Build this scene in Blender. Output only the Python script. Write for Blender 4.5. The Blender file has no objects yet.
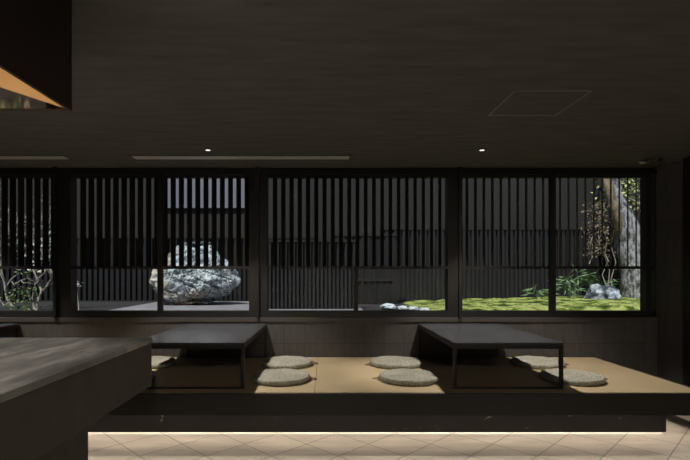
import bpy, bmesh, math, random
from mathutils import Vector, Matrix, noise
R = math.radians
scn = bpy.context.scene
COL = scn.collection

# ------------------------------------------------------------------ materials
def new_mat(name):
    m = bpy.data.materials.new(name); m.use_nodes = True
    nt = m.node_tree; nt.nodes.clear()
    out = nt.nodes.new('ShaderNodeOutputMaterial')
    b = nt.nodes.new('ShaderNodeBsdfPrincipled')
    nt.links.new(b.outputs[0], out.inputs[0])
    return m, nt, b, out

def N(nt, kind, **kw):
    n = nt.nodes.new(kind)
    for k, v in kw.items(): setattr(n, k, v)
    return n

def coords(nt, scale=(1, 1, 1), rot=(0, 0, 0), loc=(0, 0, 0)):
    tc = N(nt, 'ShaderNodeTexCoord'); mp = N(nt, 'ShaderNodeMapping')
    mp.inputs['Scale'].default_value = scale
    mp.inputs['Rotation'].default_value = rot
    mp.inputs['Location'].default_value = loc
    nt.links.new(tc.outputs['Object'], mp.inputs['Vector'])
    return mp.outputs[0]

def ramp(nt, fac, stops):
    r = N(nt, 'ShaderNodeValToRGB')
    el = r.color_ramp.elements
    while len(el) < len(stops): el.new(0.5)
    for e, (p, c) in zip(el, stops):
        e.position = p; e.color = (*c, 1)
    nt.links.new(fac, r.inputs[0])
    return r.outputs[0]

def noisy(name, c1, c2, scale=(8, 8, 8), rough=0.6, bump=0.1, metallic=0.0, spec=0.5, detail=6, lo=.3, hi=.7, bdist=.01):
    m, nt, b, o = new_mat(name)
    v = coords(nt, scale)
    n = N(nt, 'ShaderNodeTexNoise'); n.inputs['Scale'].default_value = 1; n.inputs['Detail'].default_value = detail
    nt.links.new(v, n.inputs['Vector'])
    c = ramp(nt, n.outputs['Fac'], [(lo, c1), (hi, c2)])
    nt.links.new(c, b.inputs['Base Color'])
    b.inputs['Roughness'].default_value = rough
    b.inputs['Metallic'].default_value = metallic
    b.inputs['Specular IOR Level'].default_value = spec
    if bump:
        bp = N(nt, 'ShaderNodeBump'); bp.inputs['Strength'].default_value = bump; bp.inputs['Distance'].default_value = bdist
        nt.links.new(n.outputs['Fac'], bp.inputs['Height']); nt.links.new(bp.outputs[0], b.inputs['Normal'])
    return m

M = {}
M['ceiling'] = noisy('ceiling_fabric', (.112, .108, .105), (.150, .145, .141), (3, 14, 3), .85, .25, spec=.15)
M['black_frame'] = noisy('black_window_metal', (.006, .0055, .0055), (.010, .009, .009), (3, 3, 9), .45, .03)
M['louver'] = noisy('black_louver_wood', (.012, .011, .010), (.020, .018, .016), (40, 40, 3), .5, .05)
M['pillar'] = noisy('dark_brown_pillar', (.006, .005, .0045), (.009, .007, .0065), (20, 20, 2), .5, .05)
M['sill'] = noisy('sill_dark_wood', (.05, .042, .038), (.065, .055, .05), (2, 30, 30), .5, .05)
M['lacquer'] = noisy('black_table_lacquer', (.040, .042, .050), (.065, .068, .080), (3, 5, 3), .27, .05, spec=.6, bdist=.004)
M['table_metal'] = noisy('table_dark_metal', (.008, .007, .007), (.012, .011, .010), (9, 9, 9), .4, .03)
M['fascia'] = noisy('fascia_black_wood', (.012, .011, .010), (.020, .018, .016), (2, 40, 40), .45, .05)
M['counter_face'] = noisy('counter_face_brown', (.066, .058, .052), (.095, .084, .075), (7, 7, 7), .6, .12, bdist=.005)
M['hood'] = noisy('hood_dark_steel', (.022, .012, .010), (.030, .018, .014), (2, 2, 2), .55, .04)
M['hatch_edge'] = noisy('hatch_edge_metal', (.21, .20, .19), (.25, .24, .23), (3, 3, 3), .5, .02)
M['fence'] = noisy('charred_fence_wood', (.010, .010, .012), (.017, .017, .020), (6, 6, 2), .6, .1)
M['fence_left'] = noisy('darker_fence_wood', (.005, .005, .006), (.009, .009, .011), (6, 6, 2), .6, .1)  # darker copy of the fence wood
M['fence_dark'] = noisy('fence_backing', (.010, .010, .010), (.016, .015, .015), (6, 6, 2), .8, .1)
M['plaster'] = noisy('grey_garden_plaster', (.018, .018, .017), (.028, .028, .026), (1.5, 1.5, .7), .9, .1)
M['lit_wall'] = noisy('lit_upper_wall_tone', (.17, .175, .21), (.21, .215, .25), (1, 1, 1), .9, .05)  # brightness of a lit wall put into the base colour
M['terrace'] = noisy('terrace_stone', (.16, .16, .18), (.26, .26, .28), (4, 4, 4), .7, .15)
M['gravel'] = noisy('dark_garden_gravel', (.008, .008, .009), (.03, .03, .034), (25, 25, 25), .9, .5)
M['bark_grey'] = noisy('pale_tree_bark', (.07, .07, .075), (.40, .41, .44), (26, 26, 9), .9, 1, lo=.36, hi=.6, bdist=.05)
M['bark_brown'] = noisy('brown_tree_bark', (.09, .07, .045), (.36, .29, .20), (14, 14, 6), .9, .8, bdist=.03)
M['branch'] = noisy('pale_branch_bark', (.22, .20, .17), (.45, .42, .37), (20, 20, 20), .85, .3)
M['cord'] = noisy('cushion_tie_cord', (.20, .15, .09), (.30, .23, .14), (60, 60, 60), .9, .2)
M['kerb'] = noisy('pale_edging_stone', (.35, .40, .46), (.62, .68, .74), (9, 9, 9), .8, .5, bdist=.02)
M['steel'] = noisy('brushed_steel', (.35, .34, .33), (.45, .44, .43), (9, 9, 9), .35, .03, metallic=1)
M['diffuser'] = noisy('grey_diffuser_metal', (.7, .69, .68), (.8, .79, .78), (3, 9, 9), .35, .03, metallic=.2)
M['dark_plastic'] = noisy('dark_plastic', (.014, .013, .012), (.02, .018, .017), (9, 9, 9), .4, .02)
M['inner_wall'] = noisy('pale_bounce_wall', (.40, .38, .36), (.5, .48, .45), (3, 3, 3), .8, .1)  # unseen walls kept pale to bounce fill light into the room

def leaf_mat(name, c1, c2):
    m = noisy(name, c1, c2, (7, 7, 7), .6, 0, spec=.3)
    return m
M['leaf_green'] = leaf_mat('fresh_green_leaf', (.05, .10, .035), (.20, .28, .12))
M['leaf_bamboo'] = leaf_mat('bamboo_grass_leaf', (.04, .10, .035), (.26, .38, .20))
M['leaf_yellow'] = leaf_mat('yellow_green_leaf', (.25, .32, .10), (.75, .80, .42))
M['leaf_dry'] = leaf_mat('dry_brown_leaf', (.10, .075, .05), (.24, .19, .14))
M['leaf_pale'] = leaf_mat('pale_leaf', (.4, .42, .4), (.7, .72, .68))

# tatami: fine woven straw
def tatami():
    m, nt, b, o = new_mat('tatami_straw')
    v = coords(nt, (1, 1, 1))
    n = N(nt, 'ShaderNodeTexNoise'); n.inputs['Scale'].default_value = 3.0; n.inputs['Detail'].default_value = 4
    nt.links.new(v, n.inputs['Vector'])
    v2 = coords(nt, (300, 12, 1))
    n2 = N(nt, 'ShaderNodeTexNoise'); n2.inputs['Scale'].default_value = 1; n2.inputs['Detail'].default_value = 3
    nt.links.new(v2, n2.inputs['Vector'])
    c1 = ramp(nt, n.outputs['Fac'], [(.3, (.50, .395, .25)), (.7, (.56, .45, .29))])
    mx = N(nt, 'ShaderNodeMixRGB', blend_type='MULTIPLY'); mx.inputs[0].default_value = .35
    nt.links.new(c1, mx.inputs[1]); nt.links.new(n2.outputs['Fac'], mx.inputs[2])
    nt.links.new(mx.outputs[0], b.inputs['Base Color'])
    b.inputs['Roughness'].default_value = .55
    b.inputs['Specular IOR Level'].default_value = .3
    bp = N(nt, 'ShaderNodeBump'); bp.inputs['Strength'].default_value = .2; bp.inputs['Distance'].default_value = .002
    nt.links.new(n2.outputs['Fac'], bp.inputs['Height']); nt.links.new(bp.outputs[0], b.inputs['Normal'])
    return m
M['tatami'] = tatami()

def tiles(name, c1, c2, mortar, w, h, axes, rough, msize=.004, rot=0, off=(0, 0), bump=.5, nscale=(5, 5, 5), var=.15, spec=.5):
    """rectangular tiling on the plane given by axes, e.g. ('X','Z')"""
    m, nt, b, o = new_mat(name)
    tc = N(nt, 'ShaderNodeTexCoord'); sp = N(nt, 'ShaderNodeSeparateXYZ')
    nt.links.new(tc.outputs['Object'], sp.inputs[0])
    cb = N(nt, 'ShaderNodeCombineXYZ')
    nt.links.new(sp.outputs[axes[0]], cb.inputs['X']); nt.links.new(sp.outputs[axes[1]], cb.inputs['Y'])
    mp = N(nt, 'ShaderNodeMapping')
    mp.inputs['Rotation'].default_value = (0, 0, rot); mp.inputs['Location'].default_value = (off[0], off[1], 0)
    nt.links.new(cb.outputs[0], mp.inputs['Vector'])
    br = N(nt, 'ShaderNodeTexBrick'); br.offset = 0; br.squash = 1
    br.inputs['Scale'].default_value = 1; br.inputs['Brick Width'].default_value = w; br.inputs['Row Height'].default_value = h
    br.inputs['Mortar Size'].default_value = msize; br.inputs['Mortar Smooth'].default_value = .1
    br.inputs['Color1'].default_value = (1 - var, 1 - var, 1 - var, 1); br.inputs['Color2'].default_value = (1, 1, 1, 1)
    nt.links.new(mp.outputs[0], br.inputs['Vector'])
    mp2 = N(nt, 'ShaderNodeMapping'); mp2.inputs['Scale'].default_value = nscale
    nt.links.new(tc.outputs['Object'], mp2.inputs['Vector'])
    n = N(nt, 'ShaderNodeTexNoise'); n.inputs['Scale'].default_value = 1; n.inputs['Detail'].default_value = 8
    nt.links.new(mp2.outputs[0], n.inputs['Vector'])
    c = ramp(nt, n.outputs['Fac'], [(.3, c1), (.7, c2)])
    mul = N(nt, 'ShaderNodeMixRGB', blend_type='MULTIPLY'); mul.inputs[0].default_value = 1
    nt.links.new(c, mul.inputs[1]); nt.links.new(br.outputs['Color'], mul.inputs[2])
    mx = N(nt, 'ShaderNodeMixRGB'); mx.inputs[2].default_value = (*mortar, 1)
    nt.links.new(br.outputs['Fac'], mx.inputs[0]); nt.links.new(mul.outputs[0], mx.inputs[1])
    nt.links.new(mx.outputs[0], b.inputs['Base Color'])
    b.inputs['Roughness'].default_value = rough
    b.inputs['Specular IOR Level'].default_value = spec
    sub = N(nt, 'ShaderNodeMath', operation='SUBTRACT')
    ml = N(nt, 'ShaderNodeMath', operation='MULTIPLY'); ml.inputs[1].default_value = .15
    nt.links.new(n.outputs['Fac'], ml.inputs[0])
    nt.links.new(ml.outputs[0], sub.inputs[0]); nt.links.new(br.outputs['Fac'], sub.inputs[1])
    bp = N(nt, 'ShaderNodeBump'); bp.inputs['Strength'].default_value = bump; bp.inputs['Distance'].default_value = .003
    nt.links.new(sub.outputs[0], bp.inputs['Height']); nt.links.new(bp.outputs[0], b.inputs['Normal'])
    return m

M['wall_tile_x'] = tiles('dark_wall_tile_back', (.058, .054, .053), (.082, .076, .074), (.03, .026, .024), .2093, .63, ('X', 'Z'), .6,
                         .003, 0, (.02, .099), .4, (25, 25, 9))
M['wall_tile_y'] = tiles('dark_wall_tile_side', (.058, .054, .053), (.082, .076, .074), (.03, .026, .024), .32, .63, ('Y', 'Z'), .6,
                         .003, 0, (.02, .099), .4, (25, 25, 9))
P = .3252
M['floor_tile'] = tiles('beige_floor_tile', (.35, .31, .265), (.49, .44, .38), (.10, .085, .07), P, P, ('X', 'Y'), .38,
                        .0035, R(-45), (-(2.365 % P) , -(2.570 % P)), .6, (2.5, 10, 1), .12)

# brushed grey counter stone
def stone_top():
    m, nt, b, o = new_mat('brushed_grey_stone')
    v = coords(nt, (6, 1.6, 1), (0, 0, R(-24)))
    n = N(nt, 'ShaderNodeTexNoise'); n.inputs['Scale'].default_value = 1.5; n.inputs['Detail'].default_value = 10; n.inputs['Roughness'].default_value = .65
    nt.links.new(v, n.inputs['Vector'])
    c = ramp(nt, n.outputs['Fac'], [(.3, (.13, .127, .125)), (.5, (.28, .275, .27)), (.66, (.62, .60, .58))])
    nt.links.new(c, b.inputs['Base Color'])
    rr = N(nt, 'ShaderNodeMapRange'); rr.inputs[3].default_value = .55; rr.inputs[4].default_value = .32
    nt.links.new(n.outputs['Fac'], rr.inputs[0]); nt.links.new(rr.outputs[0], b.inputs['Roughness'])
    bp = N(nt, 'ShaderNodeBump'); bp.inputs['Strength'].default_value = .35; bp.inputs['Distance'].default_value = .006
    nt.links.new(n.outputs['Fac'], bp.inputs['Height']); nt.links.new(bp.outputs[0], b.inputs['Normal'])
    return m
M['stone_top'] = stone_top()

# black marble plinth with pale flecks
def marble():
    m, nt, b, o = new_mat('black_plinth_marble')
    v = coords(nt, (5, 5, 9))
    n = N(nt, 'ShaderNodeTexNoise'); n.inputs['Scale'].default_value = 1; n.inputs['Detail'].default_value = 12; n.inputs['Distortion'].default_value = 1.5
    nt.links.new(v, n.inputs['Vector'])
    c = ramp(nt, n.outputs['Fac'], [(.0, (.004, .0035, .0035)), (.64, (.008, .007, .007)), (.72, (.14, .125, .12))])
    nt.links.new(c, b.inputs['Base Color']); b.inputs['Roughness'].default_value = .3; b.inputs['Specular IOR Level'].default_value = .3
    return m
M['marble'] = marble()

def brass():
    m, nt, b, o = new_mat('polished_brass')
    b.inputs['Base Color'].default_value = (.93, .62, .36, 1); b.inputs['Metallic'].default_value = 1
    b.inputs['Roughness'].default_value = .05
    return m
M['brass'] = brass()

def glass():
    m, nt, b, o = new_mat('window_glass')
    nt.nodes.remove(b)
    t = N(nt, 'ShaderNodeBsdfTransparent'); g = N(nt, 'ShaderNodeBsdfGlossy'); g.inputs['Roughness'].default_value = .02
    t.inputs[0].default_value = (.95, .96, .96, 1)
    f = N(nt, 'ShaderNodeFresnel'); f.inputs[0].default_value = 1.3
    x = N(nt, 'ShaderNodeMixShader')
    nt.links.new(f.outputs[0], x.inputs[0]); nt.links.new(t.outputs[0], x.inputs[1]); nt.links.new(g.outputs[0], x.inputs[2])
    nt.links.new(x.outputs[0], o.inputs[0])
    return m
M['glass'] = glass()

def emit(name, col, s):
    m, nt, b, o = new_mat(name); nt.nodes.remove(b)
    e = N(nt, 'ShaderNodeEmission'); e.inputs[0].default_value = (*col, 1); e.inputs[1].default_value = s
    nt.links.new(e.outputs[0], o.inputs[0]); return m
WARM = (1.0, .87, .71)
M['lamp_glow'] = emit('lamp_glow', (1, .88, .76), 3)
M['led_glow'] = emit('led_glow', WARM, 1.1)

def rockmat():
    m, nt, b, o = new_mat('craggy_blue_grey_rock')
    v = coords(nt, (1, 1, 1))
    n = N(nt, 'ShaderNodeTexNoise'); n.inputs['Scale'].default_value = 8; n.inputs['Detail'].default_value = 14; n.inputs['Roughness'].default_value = .78; n.inputs['Distortion'].default_value = 1.2
    n2 = N(nt, 'ShaderNodeTexNoise'); n2.inputs['Scale'].default_value = 2.0; n2.inputs['Detail'].default_value = 5
    nt.links.new(v, n.inputs['Vector']); nt.links.new(v, n2.inputs['Vector'])
    c1 = ramp(nt, n.outputs['Fac'], [(.36, (.02, .02, .024)), (.43, (.30, .36, .40)), (.53, (.62, .71, .77)), (.64, (.95, 1, 1))])
    c2 = ramp(nt, n.outputs['Fac'], [(.36, (.03, .022, .015)), (.44, (.34, .28, .20)), (.56, (.72, .63, .50)), (.64, (1, .95, .84))])
    sx = N(nt, 'ShaderNodeSeparateXYZ'); nt.links.new(v, sx.inputs[0])
    ma = N(nt, 'ShaderNodeMath', operation='MULTIPLY_ADD'); ma.inputs[1].default_value = -.20; nt.links.new(sx.outputs['X'], ma.inputs[0]); nt.links.new(n2.outputs['Fac'], ma.inputs[2])
    mb = N(nt, 'ShaderNodeMath', operation='MULTIPLY_ADD'); mb.inputs[1].default_value = -.16; nt.links.new(sx.outputs['Z'], mb.inputs[0]); nt.links.new(ma.outputs[0], mb.inputs[2])
    f = ramp(nt, mb.outputs[0], [(.46, (0, 0, 0)), (.58, (.9, .9, .9))])
    mx = N(nt, 'ShaderNodeMixRGB'); nt.links.new(f, mx.inputs[0]); nt.links.new(c1, mx.inputs[1]); nt.links.new(c2, mx.inputs[2])
    vo = N(nt, 'ShaderNodeTexVoronoi'); vo.feature = 'DISTANCE_TO_EDGE'; vo.inputs['Scale'].default_value = 4.2
    av = N(nt, 'ShaderNodeMixRGB', blend_type='ADD'); av.inputs[0].default_value = .55
    nz = N(nt, 'ShaderNodeTexNoise'); nz.inputs['Scale'].default_value = 5; nz.inputs['Detail'].default_value = 6
    nt.links.new(v, nz.inputs['Vector']); nt.links.new(v, av.inputs[1]); nt.links.new(nz.outputs['Color'], av.inputs[2]); nt.links.new(av.outputs[0], vo.inputs['Vector'])
    ck = ramp(nt, vo.outputs['Distance'], [(.0, (.10, .09, .08)), (.035, (.3, .3, .3)), (.09, (1, 1, 1))])
    mm = N(nt, 'ShaderNodeMixRGB', blend_type='MULTIPLY'); mm.inputs[0].default_value = 1
    nt.links.new(mx.outputs[0], mm.inputs[1]); nt.links.new(ck, mm.inputs[2])
    nt.links.new(mm.outputs[0], b.inputs['Base Color']); b.inputs['Roughness'].default_value = .75
    bp = N(nt, 'ShaderNodeBump'); bp.inputs['Strength'].default_value = 1; bp.inputs['Distance'].default_value = .06
    nt.links.new(n.outputs['Fac'], bp.inputs['Height']); nt.links.new(bp.outputs[0], b.inputs['Normal'])
    return m
M['rock'] = rockmat()
M['blue_stone'] = noisy('blue_garden_stone', (.03, .04, .055), (.55, .63, .74), (6, 6, 8), .7, .8, lo=.42, hi=.62, bdist=.03)

def moss():
    m, nt, b, o = new_mat('moss_green')
    v = coords(nt, (1, 1, 1))
    n = N(nt, 'ShaderNodeTexNoise'); n.inputs['Scale'].default_value = 3.4; n.inputs['Detail'].default_value = 10; n.inputs['Roughness'].default_value = .75
    nt.links.new(v, n.inputs['Vector'])
    c = ramp(nt, n.outputs['Fac'], [(.36, (.012, .02, .006)), (.45, (.065, .10, .02)), (.50, (.18, .23, .055)), (.56, (.44, .50, .17)), (.62, (.13, .12, .045))])
    nt.links.new(c, b.inputs['Base Color']); b.inputs['Roughness'].default_value = .95; b.inputs['Specular IOR Level'].default_value = .1
    n3 = N(nt, 'ShaderNodeTexNoise'); n3.inputs['Scale'].default_value = 60; n3.inputs['Detail'].default_value = 3
    nt.links.new(v, n3.inputs['Vector'])
    bp = N(nt, 'ShaderNodeBump'); bp.inputs['Strength'].default_value = .8; bp.inputs['Distance'].default_value = .02
    nt.links.new(n3.outputs['Fac'], bp.inputs['Height']); nt.links.new(bp.outputs[0], b.inputs['Normal'])
    return m
M['moss'] = moss()

def straw():
    m, nt, b, o = new_mat('woven_grey_cushion')
    v = coords(nt, (70, 70, 50))
    n = N(nt, 'ShaderNodeTexNoise'); n.inputs['Scale'].default_value = 1; n.inputs['Detail'].default_value = 4
    nt.links.new(v, n.inputs['Vector'])
    c = ramp(nt, n.outputs['Fac'], [(.3, (.22, .215, .18)), (.5, (.34, .335, .29)), (.7, (.46, .45, .40))])
    nt.links.new(c, b.inputs['Base Color']); b.inputs['Roughness'].default_value = .9; b.inputs['Specular IOR Level'].default_value = .15
    bp = N(nt, 'ShaderNodeBump'); bp.inputs['Strength'].default_value = .7; bp.inputs['Distance'].default_value = .004
    nt.links.new(n.outputs['Fac'], bp.inputs['Height']); nt.links.new(bp.outputs[0], b.inputs['Normal'])
    return m
M['straw'] = straw()

# ------------------------------------------------------------------ helpers
def tag(o, label=None, cat=None, group=None, kind=None):
    if label: o['label'] = label
    if cat: o['category'] = cat
    if group: o['group'] = group
    if kind: o['kind'] = kind
    return o

def empty(name, loc, label=None, cat=None, group=None):
    o = bpy.data.objects.new(name, None); COL.objects.link(o); o.location = loc
    o.empty_display_size = .1
    return tag(o, label, cat, group)

def box(bm, x0, x1, y0, y1, z0, z1, bevel=0):
    r = bmesh.ops.create_cube(bm, size=1, matrix=Matrix.Translation(((x0+x1)/2, (y0+y1)/2, (z0+z1)/2)) @ Matrix.Diagonal((x1-x0, y1-y0, z1-z0, 1)))
    if bevel:
        es = list({e for v in r['verts'] for e in v.link_edges})
        bmesh.ops.bevel(bm, geom=es, offset=bevel, segments=2, affect='EDGES', profile=.6)

def build(name, bm, mat, parent=None, smooth=False, loc=None):
    me = bpy.data.meshes.new(name); bm.to_mesh(me); bm.free()
    me.materials.append(mat)
    if smooth: me.shade_smooth()
    o = bpy.data.objects.new(name, me); COL.objects.link(o)
    if parent: o.parent = parent
    if loc: o.location = loc
    return o

def boxes(name, lst, mat, parent=None, bevel=0, loc=None):
    bm = bmesh.new()
    for b in lst: box(bm, *b, bevel=bevel)
    return build(name, bm, mat, parent, loc=loc)

def tube(bm, pts, radii, n=8):
    rings = []
    up = Vector((0, 0, 1))
    for i, p in enumerate(pts):
        d = (pts[min(i+1, len(pts)-1)] - pts[max(i-1, 0)])
        if d.length < 1e-6: d = Vector((0, 0, 1))
        d.normalize()
        a = d.cross(up if abs(d.z) < .95 else Vector((1, 0, 0))).normalized(); b = d.cross(a)
        rings.append([bm.verts.new(p + (a*math.cos(t) + b*math.sin(t))*radii[i]) for t in [2*math.pi*k/n for k in range(n)]])
    for i in range(len(rings)-1):
        for k in range(n):
            bm.faces.new((rings[i][k], rings[i][(k+1) % n], rings[i+1][(k+1) % n], rings[i+1][k]))
    bm.faces.new(rings[0]); bm.faces.new(list(reversed(rings[-1])))

def leaf(bm, p, d, w, l, rnd, fold=.25):
    d = d.normalized()
    s = d.cross(Vector((rnd.uniform(-1, 1), rnd.uniform(-1, 1), rnd.uniform(.2, 1)))).normalized()
    nrm = s.cross(d).normalized()
    m = p + d*l*.45
    v = [bm.verts.new(p), bm.verts.new(m + s*w/2 - nrm*w*fold), bm.verts.new(p + d*l - nrm*l*.12), bm.verts.new(m - s*w/2 - nrm*w*fold)]
    bm.faces.new((v[0], v[1], v[2])); bm.faces.new((v[0], v[2], v[3]))

def lathe(bm, prof, n=48, mod=None):
    rings = []
    for (r, z) in prof:
        if r < 1e-5: rings.append([bm.verts.new((0, 0, z))]); continue
        ring = []
        for k in range(n):
            a = 2*math.pi*k/n
            rr, zz = (r, z) if not mod else mod(r, z, a)
            ring.append(bm.verts.new((rr*math.cos(a), rr*math.sin(a), zz)))
        rings.append(ring)
    for A, B in zip(rings, rings[1:]):
        if len(A) == 1 and len(B) == 1: continue
        for k in range(n):
            k2 = (k+1) % n
            if len(A) == 1: bm.faces.new((A[0], B[k], B[k2]))
            elif len(B) == 1: bm.faces.new((A[k], B[0], A[k2]))
            else: bm.faces.new((A[k], B[k], B[k2], A[k2]))
    bmesh.ops.recalc_face_normals(bm, faces=bm.faces)

def struct(name, lst, mat, bevel=0):
    return tag(boxes(name, lst, mat, bevel=bevel), kind='structure')

F = 470.0; EYE = 1.27; VX, VY = 326.0, 273.0
WY = 4.92       # window wall
CZ = 2.375      # ceiling
WX = 3.466      # right wall
def X_at(px, y): return (px - VX) / F * y
def Z_at(py, y): return EYE - (py - VY) / F * y
XL = -5.0; YB = -3.0

# ------------------------------------------------------------------ camera
cam = bpy.data.cameras.new('camera'); co = bpy.data.objects.new('camera', cam); COL.objects.link(co)
cam.sensor_width = 36; cam.lens = F / 690 * 36
cam.shift_x = (345 - VX) / 690; cam.shift_y = (VY - 230) / 690
cam.clip_start = .05; cam.clip_end = 100
co.location = (0, 0, EYE); co.rotation_euler = (R(90), 0, 0)
scn.camera = co

# ------------------------------------------------------------------ room shell
struct('floor', [(XL, 4.6, YB, WY+.15, -.2, 0)], M['floor_tile'])
# ceiling slab in four pieces' worth of one mesh, leaving a shallow pocket for the air slots
struct('ceiling', [(XL-.2, 4.6, YB-.2, 5.35, CZ, CZ+.2)], M['ceiling'])
struct('wall_left', [(XL-.15, XL, YB, WY+.15, 0, CZ)], M['inner_wall'])
struct('wall_front', [(XL-.15, 4.75, YB-.15, YB, 0, CZ)], M['inner_wall'])
struct('wall_right', [(WX, WX+.15, 4.525, WY+.15, 0, CZ), (4.6, 4.75, YB, 4.4, 0, CZ)], M['wall_tile_y'])
struct('trim_1', [(WX-.03, 4.75, 4.4, 4.525, 0, CZ)], M['black_frame'])          # black jamb at the end of the tiled wall
struct('wall_back', [(XL, WX, WY, WY+.15, 0, .757)], M['wall_tile_x'])
struct('trim_2', [(XL, WX, WY-.012, WY+.2, .757, .805)], M['sill'], .003)         # window sill
FY0, FY1 = WY, WY+.10
HEADZ = Z_at(176.6, WY+.10)
struct('trim_3', [(XL, WX, FY0, FY1+.02, HEADZ, CZ-.03), (XL, WX, FY0+.03, FY1+.02, CZ-.03, CZ)], M['black_frame'])   # window head

TRZ0, TRZ1 = Z_at(269.0, WY), Z_at(266.2, WY)   # transom rail
GZ0 = Z_at(311, WY)
BLZ0, BLZ1 = TRZ1, HEADZ
wins = [ # glass edges in X, mullions (left, right)
    (-4.70, X_at(54, WY), []),
    (X_at(76, FY1), X_at(249, FY0), [(X_at(157.6, FY0), X_at(163.6, FY0+.03))]),
    (X_at(268.4, FY1), X_at(445.5, FY1), [(X_at(353.6, FY1), X_at(358.0, FY1))]),
    (X_at(462.5, FY0), X_at(640, FY1), [(X_at(548.3, FY0+.03), X_at(555.5, FY0))]),
]
pillars = [(XL, -4.70), (X_at(54, FY0), X_at(76, FY1)), (X_at(249, FY0), X_at(268.4, FY1)), (X_at(445.5, FY1), X_at(462.5, FY0)), (X_at(640, FY1), WX)]
for i, (a, b) in enumerate(pillars):
    if i == 4:
        # frame, narrow side light and wall rebate
        struct('trim_8', [(a, a+.05, FY0, FY1, .805, HEADZ), (a+.05, WX, FY0+.05, FY1, .805, GZ0), (WX-.006, WX, FY0+.02, FY1, .805, HEADZ),
                          (a+.05, WX, FY0+.03, FY1, TRZ0-.02, TRZ1)], M['black_frame'])
        continue
    lst = [(a, b, FY0+.0, FY1+.02, .805, HEADZ)]
    struct('trim_%d' % (4+i), lst, M['pillar'])
# slim black fins that stand in front of the pillars
fins = [X_at(56, WY), X_at(258, WY), X_at(459.5, WY)]
for i, fx in enumerate(fins):
    struct('trim_%d' % (9+i), [(fx-.014, fx+.014, FY0-.035, FY0+.03, .80, CZ)], M['black_frame'])

BL_T, BL_W, BL_A = .014, .058, R(34)
win_side = ['at the far left edge', 'before the big rock', 'in the middle of the wall', 'before the tree trunk']
for i, (a, b, mul) in enumerate(wins):
    w = empty('window_%d' % (i+1), ((a+b)/2, WY+.06, .805)); tag(w, kind='structure')
    L = w.location
    def loc(lst): return [(x0-L.x, x1-L.x, y0-L.y, y1-L.y, z0-L.z, z1-L.z) for (x0, x1, y0, y1, z0, z1) in lst]
    fr = [(a, b, FY0, FY1, .805, GZ0), (a, b, FY0+.03, FY1, HEADZ-.012, HEADZ)]
    boxes('window_frame', loc(fr), M['black_frame'], w)
    if mul:
        zt = BLZ1 if i != 2 else TRZ0
        boxes('mullion', loc([(m0, m1, FY0-.01 if i != 2 else FY1-.03, FY0+.03 if i != 2 else FY1, GZ0-.005, zt) for m0, m1 in mul]), M['black_frame'], w)
    boxes('transom', loc([(a, b, FY0-.004, FY1-.02, TRZ0, TRZ1)]), M['black_frame'], w)
    boxes('pane', loc([(a, b, FY1-.02, FY1-.014, GZ0, HEADZ)]), M['glass'], w)
    # louvres
    s = empty('louver_screen', ((a+b)/2, WY+.05, TRZ1),
              'screen of black vertical slats in the window ' + win_side[i], 'window screen', 'slatted screens of the window wall')
    L = s.location
    boxes('top_rail', loc([(a+.004, b-.004, FY0+.035, FY0+.095, BLZ1-.024, BLZ1-.013)]), M['black_frame'], s)
    bm = bmesh.new()
    SY = FY0 + .055
    first, pitch = ((-69.1, 8.2), (83.2, 8.185), (275.1, 8.235), (466.98, 8.46))[i]
    x = X_at(first, SY)
    while x < b - .012:
        if x > a + .02 and not any(i != 2 and m0 - .002 < x < m1 + .002 for m0, m1 in mul):
            Mt = Matrix.Translation((x - L.x, SY - L.y, (BLZ0+.001+BLZ1-.025)/2 - L.z)) @ Matrix.Rotation(-BL_A, 4, 'Z') @ Matrix.Diagonal((BL_T, BL_W, BLZ1-BLZ0-.026, 1))
            bmesh.ops.create_cube(bm, size=1, matrix=Mt)
        x += pitch / F * SY
    build('slats', bm, M['louver'], s)
# narrow side light by the right wall
w5 = empty('window_5', (WX-.05, WY+.06, .805)); tag(w5, kind='structure')
boxes('pane', [(.012, .044, .05, .056, GZ0-.805, HEADZ-.805)], M['glass'], w5)

# ------------------------------------------------------------------ ceiling fittings
def slot(x0, x1, label):
    y0, y1 = 4.40, 4.556
    t = empty('air_diffuser', ((x0+x1)/2, (y0+y1)/2, CZ), label, 'air vent', 'linear air diffusers in the ceiling')
    cx, cy = t.location.x, t.location.y
    boxes('blade_panel', [(x0-cx+.03, x1-cx-.03, -.055, .055, -.009, -.001)], M['diffuser'], t)
    boxes('trim_frame', [(x0-cx, x1-cx, -.078, -.058, -.006, -.0005), (x0-cx, x1-cx, .058, .078, -.006, -.0005)], M['ceiling'], t)
slot(-1.86, .25, 'long flat grey air slot in the ceiling above the left low table')
slot(-4.6, -2.45, 'flat grey air slot in the ceiling at the far left edge')

def downlight(x, y, label, energy, group, spot=R(100), aim=None, blend=.35, rad=.02):
    t = empty('downlight', (x, y, CZ), label, 'ceiling light', group)
    bm = bmesh.new(); lathe(bm, [(.024, -.0005), (.026, -.006), (.038, -.006), (.040, -.0005)], 32)
    build('trim_ring', bm, M['dark_plastic'], t, True)
    bm = bmesh.new(); lathe(bm, [(0, -.004), (.015, -.004), (.0235, -.0008)], 24)
    build('lens', bm, M['lamp_glow'], t, True)
    l = bpy.data.lights.new('lamp_light', 'SPOT'); l.energy = energy; l.color = (1, .91, .78)
    l.spot_size = spot; l.spot_blend = blend; l.shadow_soft_size = rad
    lo = bpy.data.objects.new('lamp_light', l); COL.objects.link(lo); lo.parent = t; lo.location = (0, 0, -.03)
    if aim:
        d = Vector(aim) - Vector((x, y, CZ-.03)); lo.rotation_euler = d.to_track_quat('-Z', 'Y').to_euler()
    return t
g = 'small recessed downlights over the low tables'
downlight(-1.06, 4.22, 'small glowing recessed downlight in the ceiling above the left table', 185, g, R(84), (-1.0, 4.15, 0), .45)
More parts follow.
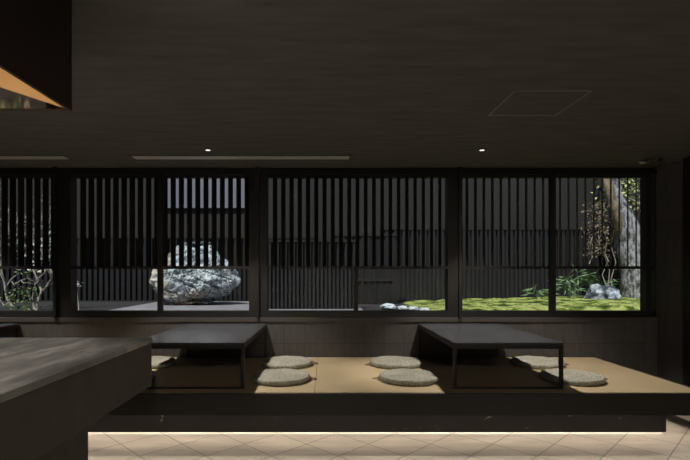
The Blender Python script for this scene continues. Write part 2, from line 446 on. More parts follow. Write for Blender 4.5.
downlight(1.40, 4.22, 'small glowing recessed downlight in the ceiling above the right table', 180, g, R(84), (1.66, 4.15, 0), .45)
downlight(-3.6, 4.22, 'recessed downlight in the ceiling above the hidden far left table', 185, g, R(84), None, .45)
g2 = 'added downlights out of view that brighten the room'  # unseen lamps added to brighten floor, ceiling and walls
for lx, ly, la in ((.5, 1.6, 1.3), (2.1, 1.6, 1.3), (3.7, 1.6, 1.3), (-.3, -2.0, -2.6), (1.5, -2.0, -2.6), (3.2, -2.0, -2.6)):
    downlight(lx, ly, 'added downlight out of view, brightening the room', 42 if ly > 0 else 125, g2, R(78) if ly > 0 else R(100), (lx, la+.4, 0), .8)
for lx, e_, sp_, aim_ in ((.36, 105, 40, (-1.15, 3.9, .4)), (.955, 34, 46, (1.3, 3.9, .4)), (2.34, 42, 46, (2.2, 3.9, .4)), (-.233, 130, 30, (3.6, 4.6, 1.35))):  # added spots that lift the space under the tables and the right wall
    downlight(lx, -1.3, 'added downlight out of view, brightening the room', e_, g2, R(sp_), aim_, .8)
downlight(-1.75, 2.1, 'added downlight out of view above the far end of the stone counter', 32, g2, R(80), (-1.9, 1.9, 0), .6)  # unseen lamp added to brighten the worktop

t = empty('access_hatch', (1.37, 3.065, CZ), 'square flush access hatch in the ceiling above the right table', 'ceiling hatch')
boxes('hatch_panel', [(-.225, .225, -.215, .215, -.002, -.0005)], M['ceiling'], t)
f_ = boxes('hatch_frame', [(-.238, -.226, -.228, .228, -.006, -.0005), (.226, .238, -.228, .228, -.006, -.0005),
                      (-.226, .226, -.228, -.216, -.004, -.0005), (-.226, .226, .216, .228, -.004, -.0005)], M['hatch_edge'], t)

t = empty('ceiling_projector', (3.2, 4.60, CZ), 'round dark ceiling fitting with three small metal prongs near the right wall', 'ceiling fitting')
bm = bmesh.new(); lathe(bm, [(0, -.028), (.07, -.026), (.085, -.012), (.085, -.0005)], 32)
build('housing', bm, M['dark_plastic'], t, True)
for dx, dy in ((-.11, .02), (.09, .09), (-.03, -.1)):
    bm = bmesh.new(); tube(bm, [Vector((dx*.6, dy*.6, -.018)), Vector((dx, dy, -.022)), Vector((dx*1.15, dy*1.15, -.004))], [.012, .014, .01])
    build('prong', bm, M['steel'], t, True)

# ------------------------------------------------------------------ raised tatami platform
PX1 = 2.83; PY0 = 3.42; PZ = .39
t = empty('seating_platform', (-1.0, 4.1, 0), 'long black raised platform on a recessed marble plinth along the windows', 'platform')
L = t.location
boxes('fascia', loc([(XL+.03, PX1, PY0, PY0+.03, .232, PZ), (PX1-.03, PX1, PY0+.03, WY-.004, .232, PZ)]), M['fascia'], t, .002)
boxes('deck', loc([(XL+.03, PX1-.03, PY0+.03, WY-.004, .30, .345)]), M['fascia'], t)
boxes('underside_panel', loc([(XL+.03, PX1-.03, PY0+.03, WY-.004, .285, .30)]), M['fascia'], t)
boxes('plinth', loc([(XL+.03, 2.70, 3.73, WY-.004, .008, .285)]), M['marble'], t)
boxes('plinth_foot', loc([(XL+.03, 2.64, 3.80, WY-.004, 0, .008)]), M['fascia'], t)
ms = [-4.88, -3.92, -2.96, -2.00, -1.04, -.085, .86, 1.81, 2.795]
mat_label = ['straw tatami mat at the far left end of the platform behind the counter', 'straw tatami mat under the hidden far left table',
             'straw tatami mat hidden behind the near end of the counter', 'straw tatami mat under the left half of the left low table',
             'straw tatami mat under the right half of the left low table, carrying two cushions', 'brightly lit straw tatami mat in the middle, bare between the cushion pairs',
             'straw tatami mat under the left half of the right low table', 'straw tatami mat at the right end of the platform']
for k in range(8):
    m_ = boxes('tatami_mat', [(-(ms[k+1]-ms[k])/2+.0012, (ms[k+1]-ms[k])/2-.0012, -.725, .725, 0, .045)], M['tatami'], None, .002,
               loc=((ms[k]+ms[k+1])/2, 3.45+.73, .346))
    tag(m_, mat_label[k], 'tatami mat', 'tatami mats on the platform')
TZ = .391

def led(name_label, x0, x1, y, z, ang, e, n):
    t = empty('led_strip', ((x0+x1)/2, y, z), name_label, 'light strip')
    w = (x1-x0)/2; th = min(.012, z*.45)
    boxes('channel', [(-w, w, -.010, .010, -th*.5, -.0005)], M['dark_plastic'], t)
    boxes('diffuser', [(-w, w, -.007, .007, -th*.75, -th*.5-.0002)], M['led_glow'], t)
    for k in range(n):
        l = bpy.data.lights.new('strip_light', 'AREA'); l.shape = 'RECTANGLE'; l.size = 2*w/n-.01; l.size_y = .008; l.energy = e; l.color = WARM
        lo = bpy.data.objects.new('strip_light', l); COL.objects.link(lo); lo.parent = t
        lo.location = (-w+(k+.5)*2*w/n, 0, -th*.85); lo.rotation_euler = (R(ang), 0, 0)
led('warm light strip on the platform underside just behind its black front', -4.9, 2.78, 3.57, .284, 10, 6.6, 3)
led('thin warm light line glowing under the foot of the marble plinth', -4.9, 2.68, 3.738, .0079, -30, .9, 3)
led('warm light strip under the right end of the platform beside the plinth', 3.55, 4.75, 2.775, .284, 8, 2.2, 1)
t_ = [o for o in COL.objects if o.name.startswith('led_strip')][-1]; t_.location = (2.775, 4.2, .284); t_.rotation_euler = (0, 0, R(-90))

# ------------------------------------------------------------------ low tables
def make_table(x0, x1):
    y0, y1 = 3.56, WY-.012; zt = .743
    cx, cy = (x0+x1)/2, (y0+y1)/2
    t = empty('low_table', (cx, cy, TZ))
    hw, hd, h = (x1-x0)/2, (y1-y0)/2, zt - TZ
    boxes('tabletop', [(-hw, hw, -hd, hd, h-.014, h)], M['lacquer'], t, .002)
    boxes('apron', [(-hw+.001, hw-.001, -hd+.001, -hd+.022, h-.048, h-.0145), (-hw+.001, hw-.001, hd-.022, hd-.001, h-.048, h-.0145),
                    (-hw+.001, -hw+.022, -hd+.022, hd-.022, h-.048, h-.0145), (hw-.022, hw-.001, -hd+.022, hd-.022, h-.048, h-.0145)], M['table_metal'], t)
    for sx in (-1, 1):
        for sy in (-1, 1):
            cxx = sx*(hw-.0135); cyy = sy*(hd-.0135)
            boxes('leg', [(cxx-.0125, cxx+.0125, cyy-.0125, cyy+.0125, 0, h-.048)], M['table_metal'], t, .001)
    for sy in (-1, 1):
        cyy = sy*(hd-.0135)
        boxes('floor_rail', [(-hw+.026, hw-.026, cyy-.010, cyy+.010, 0, .013)], M['table_metal'], t)
    return t
def copy_tree(o, parent=None):
    c = o.copy(); COL.objects.link(c)
    if parent: c.parent = parent
    for ch in list(o.children): copy_tree(ch, c)
    return c
tab = make_table(-1.455, -.62)
tag(tab, 'black low table at the left, its near corner hidden by the stone counter', 'table', 'black low tables on the tatami')
t2 = copy_tree(tab); t2.location.x = (.965+1.80)/2
t2['label'] = 'black low table at the right, standing fully in view on the tatami'
t3 = copy_tree(tab); t3.location.x = -3.20-.4175
t3['label'] = 'black low table at the far left edge, only its corner showing above the counter'

# ------------------------------------------------------------------ cushions
def make_cushion(seed):
    t = empty('floor_cushion', (0, 0, TZ))
    r0, h = .245, .048
    prof = [(0, .034)]
    nr = 11
    for k in range(1, 60):
        r = (r0-.02)*k/60
        z = .036 + .006*(r/r0)**2 + .0034*math.sin(2*math.pi*nr*r/r0)
        prof.append((r, z))
    for k in range(0, 11):
        a = math.pi/2 - math.pi*k/10
        prof.append((r0-.022+.022*math.cos(a), .023+.023*math.sin(a)))
    prof += [(.1, 0.0), (0, 0.0)]
    def mod(r, z, a):
        if z < .002: return r, z
        q = .003*math.sin(a*int(6+r*170) + r*140) * (1 if r > .03 else 0)
        nz = noise.noise(Vector((math.cos(a)*r*9+seed, math.sin(a)*r*9, 0)))*.005
        rr = r + .004*noise.noise(Vector((math.cos(a)*2, math.sin(a)*2, seed)))*(r/r0)
        return rr, max(z + q*(.4 if r > r0-.02 else 1) + nz*min(1, z/.03), .0005)
    bm = bmesh.new(); lathe(bm, prof, 128, mod)
    build('cushion_pad', bm, M['straw'], t, True)
    pts = [Vector((r0-.006, 0, .022)), Vector((r0+.015, .008, .016)), Vector((r0+.035, .012, .010)), Vector((r0+.05, .0, .008)), Vector((r0+.036, -.010, .008)), Vector((r0+.014, -.006, .014)), Vector((r0-.006, -.002, .020))]
    bm = bmesh.new(); tube(bm, pts, [.0045]*7, 8)
    build('tie_loop', bm, M['cord'], t, True)
    return t
cush = [
    (-.372, 3.87, 0, 'round woven grey cushion right of the left table, nearer the platform edge'),
    (-.372, 4.50, 8, 'round woven grey cushion right of the left table, nearer the windows'),
    (.682, 3.87, 176, 'round woven grey cushion left of the right table, nearer the platform edge'),
    (.665, 4.50, 184, 'round woven grey cushion left of the right table, nearer the windows'),
    (2.02, 3.87, 0, 'round pale cushion right of the right table, nearer the platform edge'),
    (2.02, 4.50, -4, 'round pale cushion right of the right table, nearer the windows, seen behind the table leg'),
    (-1.69, 4.50, 180, 'round woven cushion left of the left table, seen beneath its top, nearer the windows'),
    (-2.95, 3.87, 0, 'round woven cushion behind the counter, by the far left table, nearer the platform edge'),
    (-2.95, 4.50, 10, 'round woven cushion behind the counter, by the far left table, nearer the windows'),
    (-1.66, 3.87, 176, 'round woven cushion left of the left table, mostly hidden by the counter end'),
]
base = [make_cushion(1.3), make_cushion(7.7)]
for k, (x, y, a, lab) in enumerate(cush):
    o = base[k] if k < 2 else copy_tree(base[k % 2])
    o.location = (x, y, TZ+.0005); o.rotation_euler = (0, 0, R(a))
    tag(o, lab, 'cushion', 'round floor cushions on the tatami')

# ------------------------------------------------------------------ counter and hood
t = empty('stone_counter', (-2.1, .9, 0), 'massive dark counter with a brushed grey stone top at the left', 'counter')
L = t.location
CX = -.94; CY = 2.55
boxes('worktop', loc([(-3.3, CX, -1.0, CY, .892, .92)]), M['stone_top'], t, .005)
boxes('side_panel', loc([(-3.295, CX+.0-.004, -.995, CY-.004, .662, .891)]), M['counter_face'], t, .002)
boxes('base_cabinet', loc([(-3.1, -1.215, -.9, 2.40, 0, .661)]), M['counter_face'], t)
t = empty('range_hood', (-2.0, .6, 1.918), 'dark boxy hood with a polished brass underside hanging at upper left', 'hood')
L = t.location
HX, HY, HZ = -1.016, 1.88, 1.918
boxes('hood_shell', loc([(-3.1, HX, HY-.012, HY, HZ, CZ-.001), (-3.1, HX, -.8, -.788, HZ, CZ-.001),
                         (HX-.012, HX, -.788, HY-.012, HZ, CZ-.001), (-3.1, -3.088, -.788, HY-.012, HZ, CZ-.001)]), M['hood'], t)
bm = bmesh.new()
ring = [Vector(p) for p in ((-3.088, -.788, HZ+.003), (HX-.012, -.788, HZ+.003), (HX-.012, HY-.012, HZ+.003), (-3.088, HY-.012, HZ+.003))]
apex = [Vector(p) for p in ((-2.77, .2, HZ-.06), (-1.33, .2, HZ-.06), (-1.33, .9, HZ-.06), (-2.77, .9, HZ-.06))]
va = [bm.verts.new(p - L) for p in ring]; vb = [bm.verts.new(p - L) for p in apex]
for k in range(4): bm.faces.new((va[k], va[(k+1) % 4], vb[(k+1) % 4], vb[k]))
bm.faces.new(vb)
o = build('brass_underside', bm, M['brass'], t); tag(o, 'polished brass underside')

for k, (hx, hy) in enumerate(((-1.6, .31), (-2.2, .31))):  # unseen lamps added under the hood to brighten the counter top
    bm = bmesh.new(); lathe(bm, [(0, .002), (.03, .002), (.034, -.002), (.045, -.002), (.047, .008)], 32)
    o = build('added_hood_lamp', bm, M['steel'], t, True); o.location = (hx-L.x, hy-L.y, -.066)
    bm = bmesh.new(); lathe(bm, [(0, -.004), (.022, -.004), (.026, .001)], 24)
    c = build('lamp_lens', bm, M['lamp_glow'], o, True)
    l = bpy.data.lights.new('lamp_light', 'SPOT'); l.energy = 230; l.color = (1, .91, .78); l.spot_size = R(132); l.spot_blend = .8; l.shadow_soft_size = .025
    lo = bpy.data.objects.new('lamp_light', l); COL.objects.link(lo); lo.parent = o; lo.location = (0, 0, -.02)

# ------------------------------------------------------------------ garden
G = .72
struct('garden_ground', [(-10, 10, WY+.21, 12, .3, G-.02)], M['gravel'])
rnd = random.Random(4)
# pale stone terrace on the left
tag(boxes('stone_terrace', [(-3.22, .55, 6.2, 9.1, G-.02, G)], M['terrace']), kind='structure')

def fence(name, x0, x1, y, z0, z1, pitch, bw, label, mat='fence'):
    t = empty(name, ((x0+x1)/2, y, z0), label, 'fence')
    w = (x1-x0)/2; h = z1-z0
    boxes('backing_panel', [(-w, w, .03, .045, .0, h-.02)], M['fence_dark'], t)
    bm = bmesh.new(); n = int((x1-x0)/pitch)
    for k in range(n):
        cx = -w + (k+.5)*(x1-x0)/n
        box(bm, cx-bw/2, cx+bw/2, -.02, .029, .02, h-.04)
    build('slats', bm, M[mat], t)
    boxes('top_rail', [(-w, w, -.03, .05, h-.04, h)], M['fence_dark'], t)
    boxes('bottom_rail', [(-w, w, -.025, .05, 0, .02)], M['fence_dark'], t)
    return t
fence('slatted_fence', X_at(380, 9.3), 9.5, 9.3, G-.02, 2.16, .085, .045, 'dark vertical slat fence behind the moss at the right')
fence('slatted_fence', -.95, X_at(356, 7.2), 7.2, G-.02, 1.78, .0605, .032, 'nearer dark slat fence right of the rock, behind the middle window')
fence('slatted_fence', X_at(160, 9.4)-.0, -.2, 9.4, G-.02, 2.0, .09, .045, 'dark slat fence standing behind the big rock', 'fence_left')
fence('slatted_fence', -9.5, X_at(160, 9.4)-.01, 9.4, G-.02, 2.0, .11, .05, 'dark slat fence at the far left behind the shrubs', 'fence_left')
# panelled bay between the two fences
t = empty('garden_gate', ((.46+1.05)/2, 8.6, G-.02), 'dark solid panel gate between the near and far fences', 'gate')
boxes('gate_panel', [(-.6, .55, 0, .04, 0, 1.3)], M['fence_left'], t)
boxes('gate_slat', [(-.57+k*.114, -.52+k*.114, -.02, -.001, .02, 1.22) for k in range(10)], M['fence_left'], t)
boxes('gate_bar', [(-.6, .55, -.03, -.002, .42, .47)], M['fence_dark'], t)
boxes('gate_bar', [(-.6, .55, -.03, -.002, 1.24, 1.30)], M['fence_dark'], t)
wz = 6.5
tag(boxes('garden_wall', [(-10, 10, 9.75, 10.0, .3, wz), (-10.2, -10, WY+.2, 10, .3, wz), (10, 10.2, WY+.2, 10, .3, wz)], M['plaster']), kind='structure')
t = boxes('lit_wall_patch', [(-1.07, 1.07, -.05, 0, 0, 1.8)], M['lit_wall'], loc=(X_at(211, 9.7), 9.74, Z_at(208, 9.7)))  # lit part of the neighbouring wall, its light put into the colour
tag(t, 'stretch of wall coloured as if lit, high behind the rock, above the fence', 'wall panel')

# big rock
def make_rock():
    bm = bmesh.new(); bmesh.ops.create_icosphere(bm, subdivisions=6, radius=1)
    # half widths left / right by height (from the photograph's outline)
    D = 8.1; k = D/F
    prof = [(306.5, 162, 210), (303, 152, 217), (298, 144, 227), (292, 142, 234), (286, 142, 239.5), (280, 144, 241), (274, 147, 238), (268, 151, 234), (260, 158, 228), (252, 164, 221), (245, 172, 213), (240, 184, 202)]
    prof = [(EYE-(y-VY)*k, (l-VX)*k, (r-VX)*k) for y, l, r in prof]
    z0, z1 = prof[0][0], prof[-1][0]
    cx = (-133*k)
    def lr(z):
        for (a, b) in zip(prof, prof[1:]):
            if a[0] <= z <= b[0]:
                f = (z-a[0])/(b[0]-a[0]); return a[1]*(1-f)+b[1]*f, a[2]*(1-f)+b[2]*f
        return (prof[-1][1], prof[-1][2]) if z > z1 else (prof[0][1], prof[0][2])
    r_ = random.Random(31); planes = [(Vector((r_.gauss(0, 1), r_.gauss(-.4, 1), r_.gauss(0, .8))).normalized(), r_.uniform(.86, .97)) for _ in range(34)]
    for v in bm.verts:
        p = v.co.copy()
        zz = (p.z*.5+.5); z = z0 + (z1-z0)*zz
        l, r = lr(min(max(z, z0), z1))
        rr = math.hypot(p.x, p.y)
        # flatten the ball so every height reaches its own outline
        q = rr**.36 if rr > 0 else 0
        ux, uy = (p.x/rr*q, p.y/rr*q) if rr > 1e-6 else (0, 0)
        if zz > .97 or zz < .03: ux, uy = p.x/.24*.9, p.y/.24*.9
        x = (l+r)/2 + ux*(r-l)/2
        y = D + .12 + uy*(r-l)/2*.62
        P_ = Vector((x, y, z))
        d = Vector((ux, uy, p.z*.6)); d = d.normalized() if d.length > 0 else Vector((0, 0, 1))
        n1 = noise.fractal(P_*2.2, 1, 2, 6)*.06
        uu = Vector((ux, uy, p.z)).normalized()
        n2 = (min([1.0] + [h_/max(1e-3, q_.dot(uu)) for q_, h_ in planes if q_.dot(uu) > .5]) - 1)*.9
        strat = P_.x*.5 + P_.z*1.0 + noise.noise(P_*2)*.12
        n2 -= max(0, .028 - abs(((strat*4.2) % 1)-.5)*.35) * (1.3 if noise.noise(P_*1.7+Vector((5, 0, 0))) > -.05 else 0)
        n3 = noise.ridged_multi_fractal(P_*5, .8, 2.2, 6, 1, 2)*.034
        P_ += d*(n1+n2-n3+.02)
        if P_.z < G + .03: P_ = Vector((cx + (P_.x-cx)*.86, D+.12 + (P_.y-D-.12)*.86, max(P_.z, G)))
        v.co = P_ - Vector((cx, D+.12, G))
    return build('garden_rock', bm, M['rock'], loc=(cx, D+.12, G))
tag(make_rock(), 'huge craggy blue grey and tan rock behind the left window', 'rock')

# moss mound
def moss_h(x, y):
    e = min(1, max(0, (x - (1.15 - (y-6.9)*.06))/.9)); e2 = min(1, max(0, (y-6.2)/.3))*1.0
    base = .035 + .085*min(1, max(0, (x-2.0)/3.0)) - .02*min(1, max(0, (y-7.2)/1.5))
    return G - .05 + (base + .05)*e*e2 + (.022*noise.noise(Vector((x*1.3, y*1.3, 3))) + .02*noise.noise(Vector((x*5, y*5, 1))) + .012*noise.noise(Vector((x*14, y*14, 2))))*e
bm = bmesh.new(); nx, ny = 190, 70
x0, x1, y0, y1 = .6, 9.4, 6.1, 9.25
g_ = [[bm.verts.new((x0+(x1-x0)*i/nx, y0+(y1-y0)*j/ny, moss_h(x0+(x1-x0)*i/nx, y0+(y1-y0)*j/ny))) for i in range(nx+1)] for j in range(ny+1)]
for j in range(ny):
    for i in range(nx): bm.faces.new((g_[j][i], g_[j][i+1], g_[j+1][i+1], g_[j+1][i]))
tag(build('moss_bed', bm, M['moss'], smooth=True), 'sunlit yellow green moss covering the ground behind the right windows', 'moss', kind='stuff')

def stone(name, loc_, size, mat, seed, label, cat, sub=4, group=None):
    bm = bmesh.new(); bmesh.ops.create_icosphere(bm, subdivisions=sub, radius=1)
    for v in bm.verts:
        p = v.co.copy()
        n = 1 + .28*noise.noise(p*1.3+Vector((seed, 0, 0))) + .12*noise.noise(p*3.5+Vector((seed, 4, 0)))
        v.co = Vector((p.x*size[0], p.y*size[1], max(p.z, -.45)*size[2]))*n
    return tag(build(name, bm, mat, loc=loc_, smooth=False), label, cat, group)
# kerb stones along the moss edge
kx = [(389, 7.3, 8.6, .055, 'leftmost'), (402.5, 7.2, 5.6, .036, 'second from the left'), (413.5, 7.1, 5.6, .032, 'third from the left'), (424.5, 6.95, 5.2, .028, 'fourth from the left')]
for k, (px, D, hw, hz, w_) in enumerate(kx):
    stone('edging_stone', (X_at(px, D), D, G+hz*.42), (hw/F*D*.92, .10, hz), M['kerb'], k*3.1, 'small pale edging stone along the moss, %s of four' % w_, 'stone', 4, 'pale edging stones along the moss')
D = 8.2
stone('garden_stone', (X_at(602, D), D, .86), (.285, .2, .22), M['blue_stone'], 9.2, 'blue grey boulder lying on the moss left of the tree trunk', 'rock', 5)

# big tree with leaning trunk
def big_tree():
    D = 8.6
    t = empty('garden_tree', (X_at(633, D), D, .80), 'large pale barked tree leaning left behind the right window', 'tree')
    L = t.location
    def pt(px, py, dy=0): return Vector((X_at(px, D), D+dy, Z_at(py, D))) - L
    rr = lambda wpx: wpx/2/F*D
    bm = bmesh.new()
    path = [(641, 303, 36), (639.5, 292, 32), (637.5, 275, 29), (633, 250, 26), (628, 230, 23), (621, 212, 18), (615, 195, 13), (611, 175, 10), (606, 150, 9), (600, 110, 8)]
    pts, rad = [], []
    for (a, b) in zip(path, path[1:]):
        for s in range(5):
            f = s/5; pts.append(pt(a[0]*(1-f)+b[0]*f, a[1]*(1-f)+b[1]*f)); rad.append(rr(a[2]*(1-f)+b[2]*f))
    tube(bm, pts, rad, 24)
    for v in bm.verts:
        n = noise.noise(v.co*3)*.05 + noise.noise(v.co*9)*.02
        v.co += Vector((v.co.x-.0, 0, 0)).normalized()*n if abs(v.co.x) > .01 else Vector((0, 0, 0))
    build('trunk', bm, M['bark_grey'], t, True)
    bm = bmesh.new()
    pts = [pt(630, 250, .10), pt(620, 232, -.02), pt(612, 216, -.12), pt(606, 195, -.12), pt(604, 175, -.05), pt(602, 140, 0)]
    tube(bm, pts, [rr(9), rr(10), rr(9), rr(8), rr(8), rr(7)], 14); build('stem', bm, M['bark_brown'], t, True)
    bm = bmesh.new()
    tube(bm, [pt(628, 212, -.2), pt(634, 204, -.25), pt(641, 195, -.3), pt(652, 186, -.3)], [rr(3.5), rr(3.2), rr(3), rr(2.6)], 10)
    tube(bm, [pt(631, 207, -.25), pt(625, 203, -.25), pt(617, 198, -.2)], [rr(2.6), rr(2.2), rr(1.8)], 10)
    build('cut_branch', bm, M['bark_brown'], t, True)
    bm = bmesh.new(); r_ = random.Random(8)
    for k in range(800):
        px = r_.uniform(618, 660); py = r_.uniform(120, 204)
        if r_.random() < (py-185)/40: continue
        p = pt(px, py, r_.uniform(-.1, .8))
        leaf(bm, p, Vector((r_.uniform(-1, 1), r_.uniform(-1, .3), r_.uniform(-1, .4))), .05, .10, r_)
    o = build('foliage', bm, M['leaf_yellow'], t); tag(o, 'sunlit yellow green leaves')
    return t
big_tree()

# dry vine with brown leaves left of the trunk
D = 8.52
t = empty('hanging_vine', (X_at(607, D), D, .82), 'dry brown leaved vine climbing left of the tree trunk', 'vine')
L = t.location
def pt(px, py, dy=0): return Vector((X_at(px, D), D+dy, Z_at(py, D))) - L
r_ = random.Random(21)
bm = bmesh.new()
for pth in ([(612, 298), (608, 285), (611, 270), (604, 255), (606, 240), (602, 222), (604, 200)], [(604, 299), (607, 290), (602, 275), (607, 262), (600, 248), (597, 232), (600, 215)],
            [(616, 296), (613, 280), (616, 262), (611, 245), (613, 230)]):
    ps = [pt(a+r_.uniform(-1, 1), b, r_.uniform(-.05, .05)) for a, b in pth]
    tube(bm, ps, [.010, .009, .008, .008, .007, .006, .005][:len(ps)], 6)
for pth in ([(600, 248), (594, 252), (590, 260), (588, 264)], [(598, 246), (604, 254), (608, 262)], [(597, 232), (591, 238), (588, 250)]):
    tube(bm, [pt(a, b, -.03) for a, b in pth], [.009, .008, .007, .006][:len(pth)], 6)
build('vine_stem', bm, M['branch'], t, True)
bm = bmesh.new()
for k in range(520):
    px = r_.gauss(598, 6); py = r_.uniform(202, 256)
    if px > 612 and r_.random() < .6: continue
    leaf(bm, pt(px, py, r_.uniform(-.15, .2)), Vector((r_.uniform(-1, 1), r_.uniform(-1, .5), r_.uniform(-1, .2))), .034, .055, r_)
build('foliage', bm, M['leaf_dry'], t)
bm = bmesh.new()
for k in range(70):
    px = r_.gauss(636, 4); py = r_.uniform(208, 240)
    leaf(bm, pt(px, py, .35), Vector((r_.uniform(-1, 1), r_.uniform(-1, .5), r_.uniform(-1, .2))), .06, .09, r_)
bm.free()

# bamboo grass plants
def bamboo(cx, base_py, D, spread, height, n, seed, label, name='bamboo_grass'):
    zb = moss_h(X_at(cx, D), D) - .01
    t = empty(name, (X_at(cx, D), D, zb), label, 'plant')
    r_ = random.Random(seed)
    bs = bmesh.new(); bl = bmesh.new()
    for k in range(n):
        a = r_.uniform(0, 2*math.pi); s = r_.uniform(.2, 1)
        top = Vector((math.cos(a)*spread*s, math.sin(a)*spread*.5*s, height*r_.uniform(.35, 1)))
        mid = Vector((top.x*.35, top.y*.35, top.z*.6))
        b0 = Vector((top.x*.35, top.y*.35, 0))
        tube(bs, [b0, mid, top], [.004, .0035, .002], 5)
        for q in range(r_.randint(3, 6)):
            d = Vector((math.cos(a)+r_.uniform(-1.3, 1.3), math.sin(a)*.4+r_.uniform(-1, .4), r_.uniform(-.5, .45)))
            leaf(bl, top*r_.uniform(.8, 1)+Vector((0, 0, 0)), d, .032, r_.uniform(.14, .27), r_)

    build('stem', bs, M['leaf_bamboo'], t, True)
    build('foliage', bl, M['leaf_bamboo'], t)
bamboo(539, 300, 8.6, .16, .26, 8, 3, 'small bamboo grass clump left of the window mullion on the moss')
bamboo(572, 300, 8.8, .40, .52, 26, 5, 'wide bamboo grass clump on the moss left of the blue boulder')
bamboo(603, 300, 9.0, .22, .42, 9, 6, 'sparse low leafy plant behind the blue boulder')

# shrubs with pale branches at the far left
def shrub(px0, D, seed, label, limbs, leafpos, pale):
    t = empty('garden_shrub', (X_at(px0, D), D, G), label, 'shrub'); L = t.location
    r_ = random.Random(seed); bm = bmesh.new(); tips = []
    def pt(px, py, dy=0): return Vector((X_at(px, D), D+dy, Z_at(py, D))) - L
    def twig(p, d, length, rad, depth):
        pts = [p]; rd = [rad]; n = 5
        for i in range(n):
            d = (d + Vector((r_.uniform(-.45, .45), r_.uniform(-.3, .3), r_.uniform(-.15, .25)))).normalized()
            p = p + d*length/n; pts.append(p); rd.append(rad*(1-.5*(i+1)/n))
            if depth > 0 and r_.random() < .55:
                dd = (d + Vector((r_.uniform(-1.2, 1.2), r_.uniform(-.6, .6), r_.uniform(-.3, .5)))).normalized()
                twig(p, dd, length*.6, rad*.6, depth-1)
        tube(bm, pts, rd, 5); tips.append(p)
    for limb, r0, r1 in limbs:
        y0 = r_.uniform(-.12, .12); n = len(limb)
        pts = [pt(a_, b_, y0*(i/max(1, n-1))) for i, (a_, b_) in enumerate(limb)]
        fine = []
        for p, q in zip(pts, pts[1:]): fine += [p, p.lerp(q, .5) + Vector((r_.uniform(-.008, .008), 0, r_.uniform(-.008, .008)))]
        fine.append(pts[-1]); m = len(fine)-1
        tube(bm, fine, [r0 + (r1-r0)*i/m for i in range(m+1)], 7)
        for i in range(2, m+1):
            if r_.random() < .45:
                d = (fine[i]-fine[i-1]).normalized() + Vector((r_.uniform(-1.2, 1.2), r_.uniform(-.5, .5), r_.uniform(-.3, .6)))
                twig(fine[i], d.normalized(), r_.uniform(.12, .26), r1*.6, 1)
        if limb[-1][1] < 274:
            twig(fine[-1], Vector((r_.uniform(-.3, .3), 0, 1)).normalized(), r_.uniform(.45, .8), r1, 2)
            twig(fine[-1], Vector((r_.uniform(-.6, .6), 0, 1)).normalized(), r_.uniform(.4, .7), r1*.8, 2)
    build('branches', bm, M['branch'], t, True)
    bl = bmesh.new()
    for (cx, cy, sx, sy, n) in leafpos:
        for q in range(n):
            py = min(r_.gauss(cy, sy), 307)
            leaf(bl, pt(r_.gauss(cx, sx), py, r_.gauss(-.15, .12)), Vector((r_.uniform(-1, 1), r_.uniform(-1, .3), r_.uniform(-.6, .6))), .03, .055, r_)
    if leafpos: build('foliage', bl, M['leaf_green'], t)
    else: bl.free()
    bl = bmesh.new()
    for (xa, xb, ya, yb, n) in pale:
        for q in range(n):
            leaf(bl, pt(r_.uniform(xa, xb), r_.uniform(ya, yb), r_.gauss(0, .15)), Vector((r_.uniform(-1, 1), r_.uniform(-1, .3), r_.uniform(-.9, .3))), .04, .07, r_)
    tag(build('pale_foliage', bl, M['leaf_pale'], t), 'pale sunlit leaves')
shrub(37, 7.2, 11, 'pale branched shrub with green leaves low down, in the far left window', [
    ([(36, 310), (38, 300), (42, 292), (48, 285), (52, 278), (51, 270), (46, 263)], .024, .014),
    ([(42, 292), (37, 284), (34, 275), (29, 266), (26, 255)], .018, .010),
    ([(37, 284), (40, 274), (44, 266), (43, 250)], .014, .009),
    ([(34, 309), (33, 298), (35, 288), (39, 279), (47, 272)], .016, .008),
    ([(48, 285), (53, 283), (55, 274)], .010, .006)],
    [(26, 298, 6, 6, 150), (34, 290, 4, 4, 30), (30, 270, 5, 2, 16)], [(50, 55, 196, 266, 70), (20, 50, 225, 262, 45), (28, 50, 262, 272, 14)])
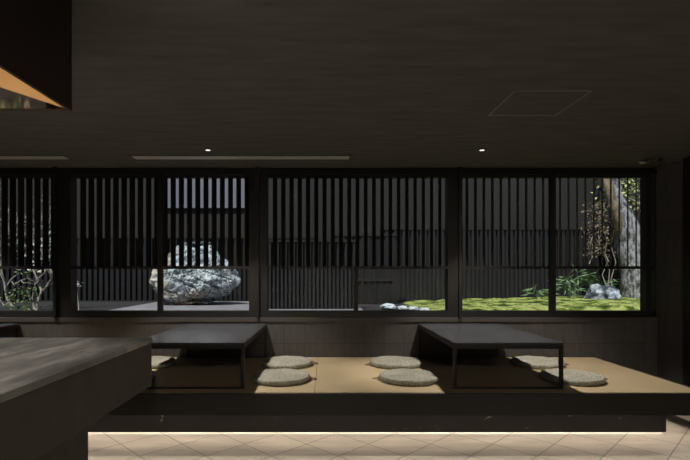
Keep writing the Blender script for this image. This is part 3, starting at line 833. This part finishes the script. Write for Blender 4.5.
shrub(10, 7.4, 17, 'bare twisting pale shrub at the very left edge of the photo', [
    ([(13, 309), (7, 299), (5, 288), (3, 277), (1, 266), (2, 250)], .020, .012),
    ([(5, 288), (11, 280), (19, 274), (24, 266)], .012, .007),
    ([(11, 281), (16, 286), (24, 280), (28, 283)], .009, .005),
    ([(9, 303), (3, 306), (-2, 300), (-8, 285)], .010, .006),
    ([(4, 280), (-3, 272), (-6, 262)], .010, .007)],
    [], [(-6, 22, 205, 262, 60)])
D = 7.0
t = empty('leafy_sprig', (X_at(79, D), D, Z_at(283, D)-.30), 'thin sprig with pale leaves beside the left edge of the rock window', 'plant')
bm = bmesh.new(); tube(bm, [Vector((0, 0, -.12+.0)), Vector((-.02, 0, .12)), Vector((0, 0, .30))], [.006, .005, .003], 5)
build('stem', bm, M['branch'], t, True)
bm = bmesh.new(); r_ = random.Random(2)
for k in range(9): leaf(bm, Vector((r_.uniform(-.03, .03), r_.uniform(-.03, .03), .30+r_.uniform(-.05, .02))), Vector((r_.uniform(-1, 1), r_.uniform(-1, 0), r_.uniform(-.2, .3))), .035, .07, r_)
build('foliage', bm, M['leaf_pale'], t)

# ------------------------------------------------------------------ daylight
w = bpy.data.worlds.new('world'); scn.world = w; w.use_nodes = True
bg = w.node_tree.nodes['Background']; bg.inputs[0].default_value = (.62, .75, 1.0, 1); bg.inputs[1].default_value = .45
sun = bpy.data.lights.new('sun', 'SUN'); sun.energy = 4.6; sun.angle = R(1.2); sun.color = (1, .96, .88)
so = bpy.data.objects.new('sun', sun); COL.objects.link(so)
az, el = R(25), R(60)     # the sun stands behind the viewer, a little to the left
d = Vector((math.sin(az)*math.cos(el), math.cos(az)*math.cos(el), -math.sin(el)))
so.rotation_euler = d.to_track_quat('-Z', 'Y').to_euler()

vs = scn.view_settings
vs.view_transform = 'Standard'; vs.look = 'None'; vs.gamma = 1; vs.use_curve_mapping = False; vs.exposure = 0
scn.render.film_transparent = False
scn.cycles.use_denoising = True
scn.cycles.sample_clamp_indirect = 4
scn.cycles.max_bounces = 8; scn.cycles.diffuse_bounces = 5
scn.cycles.caustics_reflective = False; scn.cycles.caustics_refractive = False
